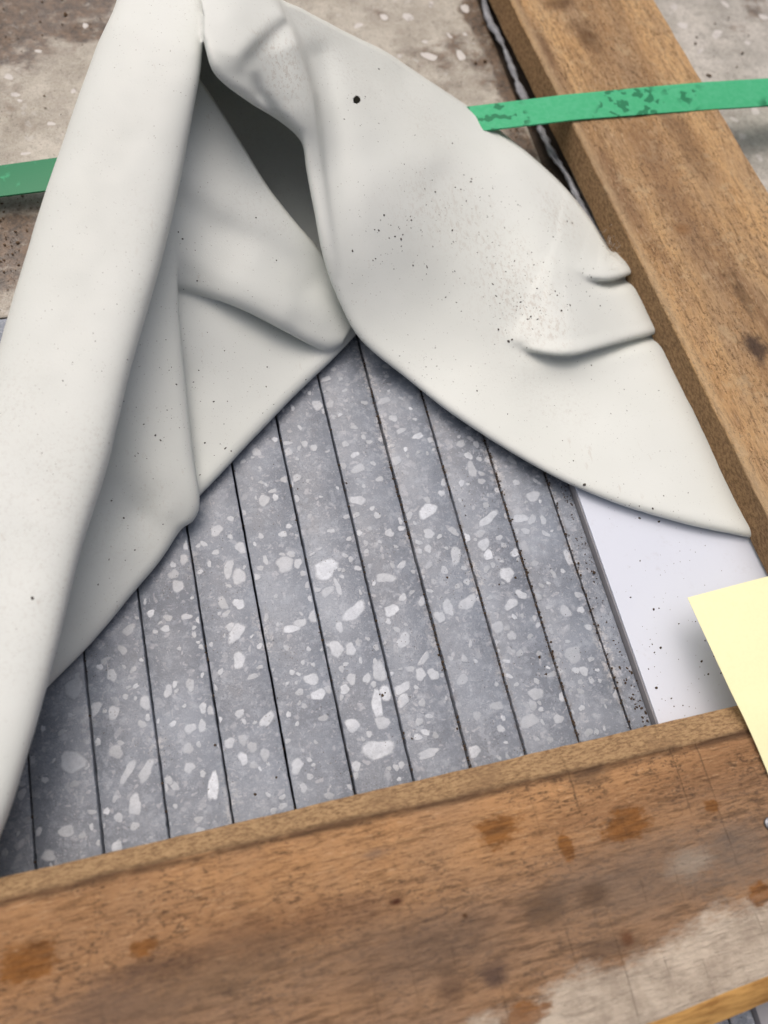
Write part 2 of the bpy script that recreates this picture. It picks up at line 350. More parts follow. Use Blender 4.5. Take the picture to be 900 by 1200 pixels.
m_slabA = mat_slab(((.33, .30, .245), (.50, .47, .40)), 'beige_slab'); m_slabB = mat_slab(((.34, .325, .285), (.56, .535, .48)), 'grey_slab')
slabA = box_mesh('slab', -.12, .2505, .2062, .75, -.12, -.0015, m_slabA, .0008); tag(slabA, 'dirty beige terrazzo slab behind the sheet', kind='structure')
slabB = box_mesh('slab', .2655, .62, .185, .75, -.12, -.0005, m_slabB, .0008); tag(slabB, 'pale grey blotched slab beyond the batten', kind='structure')

def chip_poly(cx, cy, lx, ly, ang, r, n=11, x0=None, x1=None, top=.0, th=.00006):
    ph = r.uniform(0, 6.28, 4); pts = []
    for i in range(n):
        a = 2*math.pi*i/n
        rad = 1+.13*math.sin(2*a+ph[0])+.10*math.sin(3*a+ph[1])+.07*math.sin(5*a+ph[2])+r.uniform(-.025, .025)
        ex = math.copysign(abs(math.cos(a))**.85, math.cos(a))*lx*rad; ey = math.copysign(abs(math.sin(a))**.85, math.sin(a))*ly*rad
        X = cx+ex*math.cos(ang)-ey*math.sin(ang); Y = cy+ex*math.sin(ang)+ey*math.cos(ang)
        if x0 is not None: X = min(max(X, x0), x1)
        pts.append((X, Y))
    sx = sum(a for a, b in pts)/n; sy = sum(b for a, b in pts)/n
    v = [(sx+(a-sx)*.68-cx, sy+(b-sy)*.68-cy, th) for a, b in pts]+[(a-cx, b-cy, th*.5) for a, b in pts]+[(a-cx, b-cy, -.0003) for a, b in pts]
    f = [tuple(range(n))]
    for k in (0, n): f += [(k+i, k+i+n, k+(i+1) % n+n, k+(i+1) % n) for i in range(n)]
    return v, f
def rim_attr(o):
    m = o.data; n = len(m.vertices)//3; at = m.attributes.new('core', 'FLOAT', 'POINT')
    at.data.foreach_set('value', [1.]*n+[0.]*(2*n))
m_chipS = mat_chip_slab()
def slab_chip(px, py, l, wd, slab, zt, a=None):
    c = un(px, py, zt*1000); s = .00033
    v, f = chip_poly(c[0], c[1], l*s*.5, wd*s*.5, rng.uniform(0, 3.14) if a is None else a, rng, th=rng.uniform(.00004, .00014))
    o = mesh_obj('stone_chip', v, f, m_chipS, slab); rim_attr(o); o.location = (c[0], c[1], zt)
for q in ((478, 20, 20, 14), (503, 66, 26, 14), (455, 66, 16, 11), (468, 66, 8, 8), (498, 49, 10, 6), (527, 42, 12, 6), (545, 40, 8, 6), (10, 90, 14, 9), (18, 111, 12, 8),
          (23, 118, 7, 5), (86, 107, 9, 6), (30, 180, 12, 5), (450, 20, 16, 10), (420, 30, 18, 8), (540, 65, 20, 14), (545, 10, 22, 12), (505, 5, 14, 8), (60, 145, 10, 7), (100, 30, 10, 8), (45, 60, 9, 7)):
    slab_chip(*q, slabA, -.0015)
for q in ((876, 50, 12, 9), (885, 130, 20, 12), (840, 40, 24, 14), (800, 30, 20, 14), (870, 160, 16, 10), (895, 20, 16, 14), (820, 60, 14, 9), (790, 8, 18, 10), (850, 5, 16, 10), (890, 185, 14, 9), (860, 140, 14, 8)):
    slab_chip(*q, slabB, -.0005)

# ------------------------------------------------------------------ terrazzo tiles on edge
m_tile = mat_tile(); m_chip = mat_chip()
ords = {9: 'next to the narrow dark spacer', 8: 'second', 7: 'third', 6: 'fourth', 5: 'fifth', 4: 'sixth', 3: 'seventh', 2: 'eighth', 1: 'ninth', 0: 'tenth', -1: 'eleventh'}
tiles = {}
dz = {9: -.0004, 8: 0, 7: .0002, 6: -.0002, 5: .0001, 4: -.0001, 3: .0002, 2: 0, 1: -.0002, 0: .0001, -1: -.0003, -2: 0}
for i in range(-1, 10):
    t = empty('terrazzo_tile', (i*.02+.01, 0, 0))
    lab = ('grey terrazzo tile standing on edge next to the narrow dark spacer' if i == 9 else
           'leftmost grey terrazzo tile, a dark sliver beside the sheet roll' if i == -1 else
           'grey terrazzo tile standing on edge, %s from the white panel' % ords[i])
    tag(t, lab, 'tile', 'terrazzo tiles packed on edge')
    gl = .00033 if i < 5 else .00040
    y0, y1 = -.15, .2045+rng.uniform(-.001, .001); n = 240; V = []; Fc = []
    for j in range(n+1):
        y = y0+(y1-y0)*j/n; row = []
        for sd_ in (-1, 1):
            e = gl+.00012*noise.noise(Vector((y*220, i*3.1, sd_)))+.00022*max(0, noise.noise(Vector((y*500, i*5.7, sd_*2)))-.25)*2
            c_ = .00030+.0003*max(0, noise.noise(Vector((y*380, i*7.7, sd_*3))))
            pr = [(.01-e, -.12), (.01-e, dz[i]-c_), (.01-e-c_*.35, dz[i]-c_*.3), (.01-e-c_, dz[i])]
            row += [(sd_*a, y, h) for a, h in (pr if sd_ < 0 else pr[::-1])]
        V += row
    for j in range(n):
        for q in range(7): a = j*8+q; Fc.append((a, a+1, a+9, a+8))
    Fc += [tuple(range(8)), tuple(n*8+q for q in range(8))[::-1]]
    b = mesh_obj('tile_body', V, Fc, m_tile, t, True); b.data.set_sharp_from_angle(angle=math.radians(50))
    tiles[i] = t
sp = box_mesh('spacer_strip', .2004, .2082, -.15, .204, -.12, -.0008, m_tile, .0004)
tag(sp, 'narrow dark grey spacer strip between the tiles and white panel', 'strip')
# marble chips: those one can pick out, then a fill of lesser ones
CH = [(382, 667, 24, 30, 1.5, 1), (501, 599, 26, 17, 0, .9), (415, 717, 30, 16, .3, .8), (459, 715, 17, 15, 0, .8), (545, 631, 13, 13, 0, .9), (572, 650, 13, 13, 0, .9), (567, 638, 16, 15, 0, .65),
      (572, 608, 30, 11, .2, .65), (610, 607, 20, 13, -.3, .7), (594, 673, 21, 16, .6, .65), (341, 737, 19, 9, -.2, .85), (280, 708, 12, 14, 0, .8), (277, 742, 24, 15, .7, .6), (334, 661, 22, 18, 0, .4),
      (419, 586, 20, 13, -.6, .5), (452, 677, 23, 13, -.5, .4), (525, 712, 22, 12, 1.2, .55), (515, 723, 12, 15, 0, .5), (548, 706, 25, 14, 0, .5), (599, 708, 20, 11, 0, .6), (394, 760, 17, 18, 0, .6),
      (411, 761, 13, 14, 0, .6), (534, 651, 23, 13, 1.2, .45), (463, 540, 15, 14, 0, .35), (420, 549, 17, 12, 0, .35), (553, 550, 22, 12, 1.4, .3), (625, 581, 19, 14, .3, .45), (283, 642, 13, 14, 0, .4),
      (268, 667, 22, 11, 1.1, .35), (280, 676, 17, 17, 0, .4), (443, 878, 33, 22, -.4, .7), (442, 825, 30, 13, 1.1, .8), (452, 812, 15, 16, .5, .85), (373, 814, 17, 12, -.4, .9), (365, 796, 18, 12, -.2, .6), (413, 850, 17, 14, 0, .65),
      (448, 847, 15, 16, 0, .45), (313, 843, 21, 10, .5, .55), (348, 898, 17, 12, .5, .6), (285, 889, 10, 13, 0, .8), (250, 922, 28, 12, 1.2, 1), (280, 774, 18, 14, 1.2, .6), (473, 750, 20, 14, .3, .6),
      (470, 807, 23, 12, 0, .65), (472, 821, 18, 12, .2, .65), (493, 790, 12, 15, 0, .55), (508, 790, 12, 14, 0, .55), (502, 883, 27, 9, -.2, .5), (445, 787, 18, 21, 0, .45), (85, 893, 24, 24, 0, .55),
      (158, 943, 20, 14, 1.2, .5), (150, 904, 25, 9, .7, .4), (171, 904, 25, 11, .6, .35), (133, 835, 17, 10, 1.1, .45), (110, 831, 15, 13, .5, .35), (78, 974, 14, 13, 0, .4), (137, 993, 12, 12, 0, .6),
      (87, 806, 22, 19, .4, .3), (131, 791, 14, 10, 1.2, .4), (223, 854, 12, 11, 0, .45), (237, 851, 14, 8, 1, .4), (197, 810, 13, 9, 1, .45), (194, 737, 10, 8, 0, .5), (254, 622, 15, 13, 0, .35),
      (667, 653, 24, 9, 1.5, .55), (663, 716, 14, 15, 0, .4), (620, 845, 22, 16, 0, .35), (672, 767, 24, 18, 0, .25), (628, 813, 18, 14, 0, .35), (555, 881, 17, 12, -.2, .6),
      (665, 609, 16, 10, 0, .45), (637, 609, 12, 8, 1.4, .5), (640, 625, 14, 5, -1, .5), (583, 735, 14, 16, 0, .35), (600, 745, 10, 12, 0, .35), (430, 795, 13, 8, .6, .5), (404, 808, 12, 10, 0, .65), (398, 735, 9, 12, 0, .6),
      (384, 693, 16, 10, 0, .35), (396, 688, 24, 6, 1.4, .5), (472, 700, 10, 9, 0, .5), (497, 772, 18, 8, .5, .35), (352, 730, 14, 10, 0, .45), (372, 722, 16, 18, 0, .35), (471, 662, 12, 8, .5, .4), (270, 735, 12, 9, 0, .4),
      (348, 560, 12, 9, 0, .3), (357, 520, 9, 8, 0, .3), (345, 585, 14, 9, 0, .35), (338, 530, 10, 12, 0, .25), (450, 470, 18, 10, 0, .3), (372, 475, 14, 13, 0, .35), (405, 520, 10, 8, 0, .3), (470, 505, 12, 8, 0, .3), (540, 520, 14, 9, 0, .25)]
done = []
def put_chip(X, Y, lx, ly, ang, br):
    i = math.floor(X/.02)
    if i < -1 or i > 9: return
    t = tiles[i]; x0, x1 = i*.02+.0007, (i+1)*.02-.0007
    v, f = chip_poly(X, Y, lx, ly, ang, rng, 17, x0, x1, th=rng.uniform(.00002, .00011))
    o = mesh_obj('stone_chip', v, f, m_chip, t); rim_attr(o); o.location = (X-t.location.x, Y, dz[i])
    q = .30+.48*br; o.color = (q*.91, q*.97, q*1.045, 1)
    done.append((X, Y, max(lx, ly)))
for px, py, l, wd, a, br in CH:
    c = un(px, py, 0); s = .000315
    put_chip(c[0], c[1], l*s*.52, wd*s*.52, a+.25, br)
for _ in range(4200):
    X, Y = rng.uniform(-.02, .2), rng.uniform(-.008, .178)
    l = rng.choice([.0009, .0012, .0015, .0019, .0024], p=[.28, .3, .23, .14, .05]); wd = l*rng.uniform(.5, .95)
    if any((X-a)**2+(Y-b)**2 < ((l+r)*.80)**2 for a, b, r in done): continue
    if len(done) > 900: break
    put_chip(X, Y, l, wd, rng.uniform(0, 3.14), rng.choice([.12, .2, .3, .42, .55, .75], p=[.16, .22, .22, .2, .13, .07]))

# white panel beside the tiles
pn = empty('white_panel', (.2085, 0, 0)); tag(pn, 'white plastic-faced panel beside the tiles, sprinkled with dirt', 'panel')
box_mesh('panel_core', 0, .070, -.15, .185, -.12, .0022, mat_simple('panel_edge_grey', (.30, .30, .315), .7, .2, 200), .0003, pn)
box_mesh('panel_face', .0004, .0696, -.060, .1848, .0022, .0032, mat_panel(), .0003, pn)

# ------------------------------------------------------------------ rough timber
PLANK_M = Matrix.Translation((.2735, 0, .0050)) @ Matrix.Rotation(math.radians(3.3), 4, 'Z')
BOARD_M = Matrix.Translation((0, .0008, .0030)) @ Matrix.Rotation(math.radians(-.85), 4, 'Z')
BOARD_TOP = BOARD_T+.003
def timber(name, prof, axis, l0, l1, step, mat, amp, parent, seed, mats=(), midx=None):
    """sweep a profile (across, height) along the length with rough-sawn wander"""
    n = max(2, int((l1-l0)/step)); V = []; Fc = []; m = len(prof)
    for j in range(n+1):
        s = l0+(l1-l0)*j/n
        for q, fn in enumerate(prof):
            a, h = fn(s) if callable(fn) else fn
            d = noise.fractal(Vector((s*60+seed, a*160, h*160)), .8, 2.1, 4)*amp
            e = noise.fractal(Vector((s*90, a*130+seed, h*130+5)), .8, 2.1, 4)*amp
            A = a+d; H = h+e*.8
            V.append((A, s, H) if axis == 'Y' else (s, A, H))
    for j in range(n):
        for q in range(m):
            a = j*m+q; b = j*m+(q+1) % m
            Fc.append((a, b, b+m, a+m) if axis == 'X' else (a, a+m, b+m, b))
    Fc.append(tuple(range(m))[::-1] if axis == 'X' else tuple(range(m))); Fc.append(tuple(n*m+q for q in range(m)) if axis == 'X' else tuple(n*m+q for q in range(m))[::-1])
    o = mesh_obj(name, V, Fc, mat, parent)
    for x in mats: o.data.materials.append(x)
    if midx:
        for p in o.data.polygons:
            if midx(p): p.material_index = 1
    bm = bmesh.new(); bm.from_mesh(o.data); bmesh.ops.recalc_face_normals(bm, faces=bm.faces); bm.to_mesh(o.data); bm.free()
    o.data.polygons.foreach_set('use_smooth', [True]*len(o.data.polygons)); o.data.set_sharp_from_angle(angle=math.radians(32))
    return o
def lin(a, b, n): return [(a[0]+(b[0]-a[0])*i/n, a[1]+(b[1]-a[1])*i/n) for i in range(n)]
# batten on the right
W = .0765; T = PLANK_T
prof = lin((0, 0), (0, T-.0008), 6)+lin((0, T-.0008), (.0010, T), 1)+lin((.0010, T), (W-.001, T), 22)+lin((W-.001, T), (W, T-.001), 1)+lin((W, T-.001), (W, 0), 4)+lin((W, 0), (0, 0), 4)
pl = empty('wood_batten'); pl.matrix_world = PLANK_M; tag(pl, 'tan rough-sawn batten clamping the sheet, under the green strap', 'batten')
timber('batten_body', prof, 'Y', .006, .56, .0025, mat_plank(), .00035, pl, 3.1)
# front board
def rimw(s): return .0056+.0030*min(1, max(0, s/.23))
def rimd(s): return .0046
BW = lambda s: -.0745+.065*(s-.205)
T2 = BOARD_T
NB = 26
prof = [(.0, .0), (.0, .006), (.0, .012), (lambda s: (0.0, T2-rimd(s))), (lambda s: (-rimw(s)*.35, T2-rimd(s)*.62)), (lambda s: (-rimw(s)*.7, T2-rimd(s)*.30)), (lambda s: (-rimw(s), T2-.0004)), (lambda s: (-rimw(s)-.0009, T2-.0007))]
for i in range(1, NB): prof.append((lambda s, i=i: (-rimw(s)-.0009+(BW(s)+rimw(s)+.0009)*i/NB, T2)))
prof += [(lambda s: (BW(s), T2)), (lambda s: (BW(s)-.0042, T2-.0022)), (lambda s: (BW(s)-.0078, T2-.0050)), (lambda s: (BW(s)-.0080, .008)), (lambda s: (BW(s)-.0080, 0)), (-.04, 0)]
bd = empty('wood_board'); bd.matrix_world = BOARD_M; tag(bd, 'reddish-brown rough-sawn board across the front with damp orange spots', 'board')
def fresh(p):
    c = p.center; return c.y < BW(c.x)-.0004
timber('board_body', prof, 'X', -.16, .30, .0025, mat_board(), .00030, bd, 8.7, (mat_fresh(),), fresh)
# nail head in the front board
bm = bmesh.new()
for r, z in ((.0016, 0), (.0019, .0004), (.0017, .0009), (.0009, .00115)):
    bmesh.ops.create_circle(bm, segments=18, radius=r, matrix=Matrix.Translation((0, 0, z)))
bm.verts.ensure_lookup_table(); L = [bm.verts[i*18:(i+1)*18] for i in range(4)]
for a, b in zip(L, L[1:]):
    for i in range(18): bm.faces.new((a[i], a[(i+1) % 18], b[(i+1) % 18], b[i]))
bm.faces.new(L[-1])
me = bpy.data.meshes.new('nail_head'); bm.to_mesh(me); bm.free(); me.materials.append(mat_simple('nail_steel', (.22, .23, .25), .4, .3, 900, .5, 1))
no = bpy.data.objects.new('nail_head', me); C.objects.link(no); no.parent = bd; q = BOARD_M.inverted() @ Vector(un(901, 965, BOARD_TOP*1000)); no.location = (q.x, q.y, BOARD_T)

# ------------------------------------------------------------------ green strap, pulled taut over the batten
def strap():
    pts = [(-.12, .2690, .0010), (.0, .2686, .0062), (.10, .2680, .0125), (.20, .2676, .0184), (.2545, .2672, .0211), (.2585, .2672, .0213), (.30, .2672, .0215), (.3345, .2672, .0214), (.3385, .2672, .0212), (.42, .2672, .0195), (.56, .267, .014)]
    P = []
    for a, b in zip(pts, pts[1:]):
        n = max(1, int((b[0]-a[0])/.004))
        for i in range(n): P.append(Vector(a).lerp(Vector(b), i/n))
    P.append(Vector(pts[-1])); V = []; Fc = []; hw = .0082; th = .0007; m = 8
    for p in P:
        tw = .0006*math.sin(p.x*22)
        for k in range(m+1): a = -1+2*k/m; V.append((p.x, p.y+hw*a, p.z+tw*a+.00022*(1-a*a)))
        for k in range(m+1): a = 1-2*k/m; V.append((p.x, p.y+hw*a, p.z+tw*a-th))
    M2 = 2*(m+1)
    for j in range(len(P)-1):
        for k in range(M2):
            a = j*M2+k; b = j*M2+(k+1) % M2; Fc.append((a, a+M2, b+M2, b))
    o = mesh_obj('packing_strap', V, Fc, mat_strap(), smooth=True); o.data.set_sharp_from_angle(angle=math.radians(40))
    tag(o, 'green plastic packing strap with water drops, over the batten', 'strap')
strap()

# ------------------------------------------------------------------ the sheet: patches of one folded, padded sheet merged into one skin
def cr(P, n):
    """Catmull-Rom resample of control rows (any dimension) to n points"""
    P = np.asarray(P, float); k = len(P); t = np.linspace(0, k-1, n); i = np.minimum(t.astype(int), k-2); f = (t-i)[:, None]
    g = lambda j: P[np.clip(j, 0, k-1)]
    p0, p1, p2, p3 = g(i-1), g(i), g(i+1), g(i+2)
    p0 = np.where((i == 0)[:, None], 2*p1-p2, p0); p3 = np.where((i == k-2)[:, None], 2*p2-p1, p3)
    return .5*((2*p1)+(-p0+p2)*f+(2*p0-5*p1+4*p2-p3)*f**2+(-p0+3*p1-3*p2+p3)*f**3)
class RBF:
    def __init__(s, pts, reg=.02):
        p = np.asarray(pts, float); s.x = p[:, :2]/100; n = len(p)
        A = np.zeros((n+3, n+3)); A[:n, :n] = s.phi(np.linalg.norm(s.x[:, None]-s.x[None], axis=-1))+reg*np.eye(n)
        A[:n, n] = 1; A[:n, n+1:] = s.x; A[n, :n] = 1; A[n+1:, :n] = s.x.T
        s.w = np.linalg.solve(A, np.concatenate([p[:, 2], np.zeros(3)]))
    def phi(s, r): return np.where(r > 1e-9, r*r*np.log(np.maximum(r, 1e-9)), 0)
    def __call__(s, P):
        x = P[..., :2]/100; sh = x.shape[:-1]; x = x.reshape(-1, 2)
        r = s.phi(np.linalg.norm(x[:, None]-s.x[None], axis=-1)); n = len(s.x)
        return (r @ s.w[:n]+s.w[n]+x @ s.w[n+1:]).reshape(sh)
def pdist(P, line):
    """signed distance to a polyline (positive on its left as drawn, y down) and fraction along it"""
    best = np.full(P.shape[:-1], 1e9); sg = np.zeros(P.shape[:-1]); fr = np.zeros(P.shape[:-1]); n = len(line)-1
    for i in range(n):
        a = np.array(line[i], float); d = np.array(line[i+1], float)-a; q = P-a
        t = np.clip((q @ d)/(d @ d), 0, 1); e = q-t[..., None]*d; r = np.linalg.norm(e, axis=-1)
        c = d[0]*q[..., 1]-d[1]*q[..., 0]; u = r < best
        best = np.where(u, r, best); sg = np.where(u, np.where(c < 0, 1, -1), sg); fr = np.where(u, (i+t)/n, fr)
    return best*sg, fr
VV, FF = [], []
def add_grid(W3):
    a, b = W3.shape[:2]; o = len(VV); VV.extend(map(tuple, W3.reshape(-1, 3)))
    for i in range(a-1):
        for j in range(b-1): FF.append((o+i*b+j, o+(i+1)*b+j, o+(i+1)*b+j+1, o+i*b+j+1))
def patch(pairs, zc, extra=None, nu=200, nv=120, hem=(14, 2.2), back=None, inset=3):
    Q = cr(pairs, nu); H = Q[:, :2]; K = Q[:, 2:4]
    D = K-H; L = np.linalg.norm(D, axis=1, keepdims=True); D = D/L; H = H+D*inset
    f = RBF(zc); t = np.linspace(0, 1, nv)**1.25
    P = H[:, None]+(K-H)[:, None]*t[None, :, None]; z = f(P)
    if extra: z = z+extra(P)
    zh = z[:, 0].copy()
    rows = []
    if hem:
        wd, r = hem; d = np.linalg.norm(P-H[:, None], axis=-1); q = np.clip(1-d/wd, 0, 1)
        z = z-r*(1-np.sqrt(np.maximum(0, 1-q*q)))
        for s_, dz_ in ((wd*2.6, 2*r+.2), (wd, 2*r), (wd*.3, 1.75*r), (wd*.06, 1.4*r)):
            rows.append(np.concatenate([H+D*s_, np.maximum(zh-dz_, 1.3)[:, None]], -1))
    G = [r_[:, None] for r_ in rows]+[np.concatenate([P, z[..., None]], -1)]
    if back:
        for s_, dz_ in back:
            G.append(np.concatenate([K+D*s_, np.maximum(z[:, -1]-dz_, 1.5)[:, None]], -1)[:, None])
    add_grid(una(np.concatenate(G, 1)))
# big roll on the left: (left contour x,y, right contour x,y, height of contour, bulge towards the eye)
ROLL = [(165, -110, 285, -90, 70, 12), (137, 0, 243, 36, 74, 13), (112, 60, 234, 92, 71, 15), (70, 177, 215, 190, 60, 18), (34, 293, 189, 305, 50, 20), (2, 400, 154, 425, 43, 20),
        (-35, 520, 125, 545, 37, 20), (-70, 650, 92, 655, 32, 19), (-100, 780, 56, 800, 28, 18), (-135, 900, 14, 940, 25, 17), (-170, 1020, -35, 1060, 22, 16), (-200, 1120, -75, 1170, 20, 15)]
Rr = cr(ROLL, 170); sec = []
for r_ in Rr:
    Lw, Rw = una([r_[0]+3, r_[1], r_[4]-2]), una([r_[2]-3, r_[3], r_[4]]); c = (Lw+Rw)/2; a = (Rw-Lw)/2
    up = CP-c; up /= np.linalg.norm(up); b = r_[5]/1000*(.62)
    row = []
    for th in np.linspace(178, -58, 60):
        th = math.radians(th); e = .62
        cx = math.copysign(abs(math.cos(th))**e, math.cos(th)); sx = math.copysign(abs(math.sin(th))**e, math.sin(th))
        skew = 1-.18*cx if sx > 0 else 1.5
        row.append(c+a*cx+up*b*sx*skew)
    base = Lw.copy()
    pre = []
    for tt in (1, .85, .65, .45, .25, .1):
        q = Lw+(Rw-Lw)*(.10*tt*(1-tt)*2+.08*tt); q[2] = Lw[2]*(1-tt)+.0015*tt; pre.append(q)
    sec.append(pre+row)
add_grid(np.array(sec))
# right-hand sheet
CPAIR = [(240, 46, 225, -110), (253, 90, 270, -80), (292, 122, 319, -2), (328, 144, 352, 17), (354, 170, 385, 34), (360, 205, 415, 49), (370, 255, 450, 67), (378, 295, 480, 87), (392, 342, 515, 110),
         (420, 398, 550, 134), (470, 441, 585, 160), (530, 487, 620, 188), (600, 533, 655, 220), (670, 571, 690, 262), (740, 598, 718, 303), (810, 617, 750, 316), (868, 629, 800, 330), (930, 640, 860, 340)]
CZ = [(240, 46, 82), (253, 90, 78), (292, 122, 69), (328, 144, 61), (354, 170, 52), (360, 205, 46), (370, 255, 40), (378, 295, 34.5), (392, 342, 26), (420, 398, 16), (470, 441, 10.5), (530, 487, 9), (600, 533, 8.2), (670, 571, 8.6), (740, 598, 8.6),
      (810, 617, 8.4), (868, 629, 8), (930, 640, 4.5), (225, -110, 74), (270, -80, 74), (319, -2, 71), (352, 17, 62), (385, 34, 54), (415, 49, 46), (450, 67, 38), (480, 87, 31), (515, 110, 25), (550, 134, 19), (585, 160, 16), (620, 188, 13.5),
      (655, 220, 11.5), (690, 262, 9), (718, 303, 7), (750, 316, 6), (800, 330, 5), (860, 340, 4.5), (270, 20, 82), (300, 60, 76), (400, 120, 53), (430, 150, 47), (440, 220, 41), (500, 190, 36), (470, 300, 27), (520, 350, 17), (560, 270, 25),
      (600, 320, 21), (650, 320, 18), (540, 430, 9), (630, 395, 14), (640, 450, 7.5), (720, 440, 7.5), (700, 370, 11), (762, 383, 6), (745, 352, 7.5), (750, 500, 8), (700, 520, 8), (790, 570, 8), (600, 480, 8), (870, 600, 6), (800, 420, 6), (850, 500, 6)]
TUCK = [(575, 388), (600, 402), (628, 410), (666, 413), (700, 405), (735, 395), (785, 382)]
PEAK = [(645, 306), (675, 320), (700, 325), (718, 324), (750, 314)]
def sm(t): t = np.clip(t, 0, 1); return t*t*(3-2*t)
def cextra(P):
    z = np.zeros(P.shape[:-1])
    # lip fold that runs down from the peak
    d, fr = pdist(P, [(334, 28), (350, 68), (364, 112), (370, 160), (375, 205), (383, 260), (392, 320)])
    z += 5.5*np.exp(-(np.where(d > 0, d/5., d/26.))**2)*np.clip(1.05-fr, 0, 1)*np.clip(fr*7+.25, 0, 1)
    # dome ending at the crease from the pinched point
    d, fr = pdist(P, [(338, 20), (328, 27), (305, 45), (284, 68), (278, 90)])
    z += 3.6/(1+np.exp(np.clip(d/3.2, -40, 40)))*np.exp(-np.maximum(-d, 0)/34.)*np.clip((1-fr)*2.2, 0, 1)*np.clip(fr*6, 0, 1)
    d, fr = pdist(P, [(296, 84), (304, 110), (322, 134), (346, 160)]); z -= 2.6*np.exp(-(d/7.)**2)*np.clip(fr*3, 0, 1)
    # valley beside the lip
    d, fr = pdist(P, [(372, 70), (388, 130), (398, 200), (415, 280)]); z -= 2.6*np.exp(-(d/19.)**2)*np.clip(1.1-fr, 0, 1)
    # steps of the two tucks held by the batten
    d, fr = pdist(P, TUCK)
    z += 4.2/(1+np.exp(-np.clip(d/2., -40, 40)))*np.exp(-np.maximum(d, 0)/70.)*sm(fr*1.7)*(.25+.75*sm((1.02-fr)*2.6))
    z -= (1.8+2.2*sm(fr*2-.8))*np.exp(-((d+7)/9.)**2)*sm(fr*2.5-.3)
    d, fr = pdist(P, PEAK)
    z += 5.0/(1+np.exp(-np.clip(d/2.2, -40, 40)))*np.exp(-np.maximum(d, 0)/26.)*sm(fr*1.5)
    z -= 4.5*np.exp(-((d+8)/8.)**2)*sm(fr*2-.5)
    d, fr = pdist(P, [(610, 200), (655, 290), (668, 350), (668, 395)]); z += 2.2*np.exp(-(d/34.)**2)
    d, fr = pdist(P, [(520, 220), (580, 290), (610, 370)]); z -= 2.0*np.exp(-(d/35.)**2)
    return z
patch(CPAIR, CZ, cextra, 330, 200, hem=(12, 2.0), back=((3, 3), (4, 8), (2, 16), (-2, 40), (-2, 80)), inset=4)
# inner pleat next to the roll
EP = [(190, 130, 150, 130), (202, 235, 140, 235), (208, 300, 130, 300), (212, 380, 110, 380), (220, 460, 90, 450), (229, 540, 70, 520), (236, 586, 60, 560), (230, 608, 50, 590), (214, 620, 40, 610), (190, 656, 20, 640), (160, 692, 0, 680), (110, 752, -30, 720), (50, 813, -60, 780), (0, 870, -90, 850), (-50, 930, -130, 930)]
EZ = [(190, 130, 58), (202, 235, 48), (208, 300, 40), (212, 380, 31), (220, 460, 23), (229, 540, 15), (236, 586, 10), (214, 620, 6.5), (190, 656, 5.5), (160, 692, 5.5), (110, 752, 5.5), (50, 813, 5.5), (0, 870, 5.5), (190, 560, 17), (195, 600, 12), (165, 600, 11), (140, 640, 13), (100, 700, 12), (60, 760, 10),
      (165, 480, 27), (150, 400, 37), (140, 235, 50), (110, 380, 40), (60, 560, 24), (20, 640, 19), (-30, 720, 14), (-90, 850, 9), (-50, 930, 6)]
patch(EP, EZ, None, 220, 90, hem=(12, 2.1), inset=4)
# inner layer below the pleat, its hem lying on the tiles
BP = [(422, 388, 220, 190), (412, 400, 200, 220), (388, 424, 185, 280), (345, 465, 175, 340), (300, 512, 165, 400), (268, 547, 160, 470), (243, 573, 165, 540), (225, 592, 180, 575), (205, 612, 180, 600)]
BZ = [(422, 388, 5.5), (388, 424, 5.5), (345, 465, 5.5), (300, 512, 5.5), (268, 547, 5.5), (243, 573, 5.5), (225, 592, 5), (205, 612, 4.5), (215, 340, 27), (215, 260, 34), (250, 390, 20), (222, 440, 15), (290, 420, 13.5), (335, 425, 9), (225, 520, 9), (185, 580, 5), (310, 385, 14.5), (360, 400, 8), (260, 470, 11), (170, 400, 24), (200, 220, 38), (280, 470, 9.5), (165, 500, 12)]
patch(BP, BZ, None, 170, 110, hem=(11, 1.9), inset=3)
# upper inner fold with a free lip
DP = [(150, 325, 170, 40), (200, 338, 215, 75), (230, 345, 247, 118), (262, 355, 280, 170), (295, 369, 310, 218), (330, 387, 341, 260), (362, 404, 374, 300), (384, 412, 398, 342), (399, 406, 413, 384)]
DZ = [(215, 75, 63), (247, 118, 56), (280, 170, 47), (310, 218, 39.5), (341, 260, 32.5), (374, 300, 23.5), (398, 342, 15), (413, 384, 8.5), (200, 338, 31), (230, 345, 29), (262, 355, 27.5), (295, 369, 24), (330, 387, 19.5), (362, 404, 14), (384, 412, 9.5), (399, 406, 8.5), (230, 230, 46.5), (260, 240, 43), (300, 290, 35), (340, 330, 26.5), (265, 310, 33), (380, 370, 16), (150, 325, 40), (170, 40, 66)]
def dextra(P):
    d, fr = pdist(P, [(205, 235), (250, 265), (310, 290), (360, 330)]); z = -1.8*np.exp(-(d/22.)**2)
    d, fr = pdist(P, [(210, 300), (270, 330), (330, 365)]); return z+1.2*np.exp(-(d/20.)**2)
patch(DP, DZ, dextra, 170, 120, hem=(13, 2.0), back=((1.5, 2), (1.5, 5), (-4, 9), (-14, 13)), inset=3)
# far wall of the hollow
patch([(170, 90, 275, 30), (215, 130, 320, 70), (255, 190, 360, 120), (300, 250, 400, 180), (350, 300, 430, 260), (390, 350, 445, 325)], [(170, 90, 28), (275, 30, 46), (215, 130, 20), (320, 70, 34), (255, 190, 17), (360, 120, 26), (300, 250, 11), (400, 180, 20), (350, 300, 5), (430, 260, 12), (390, 350, 2), (445, 325, 6)], None, 80, 60, hem=None, inset=0)
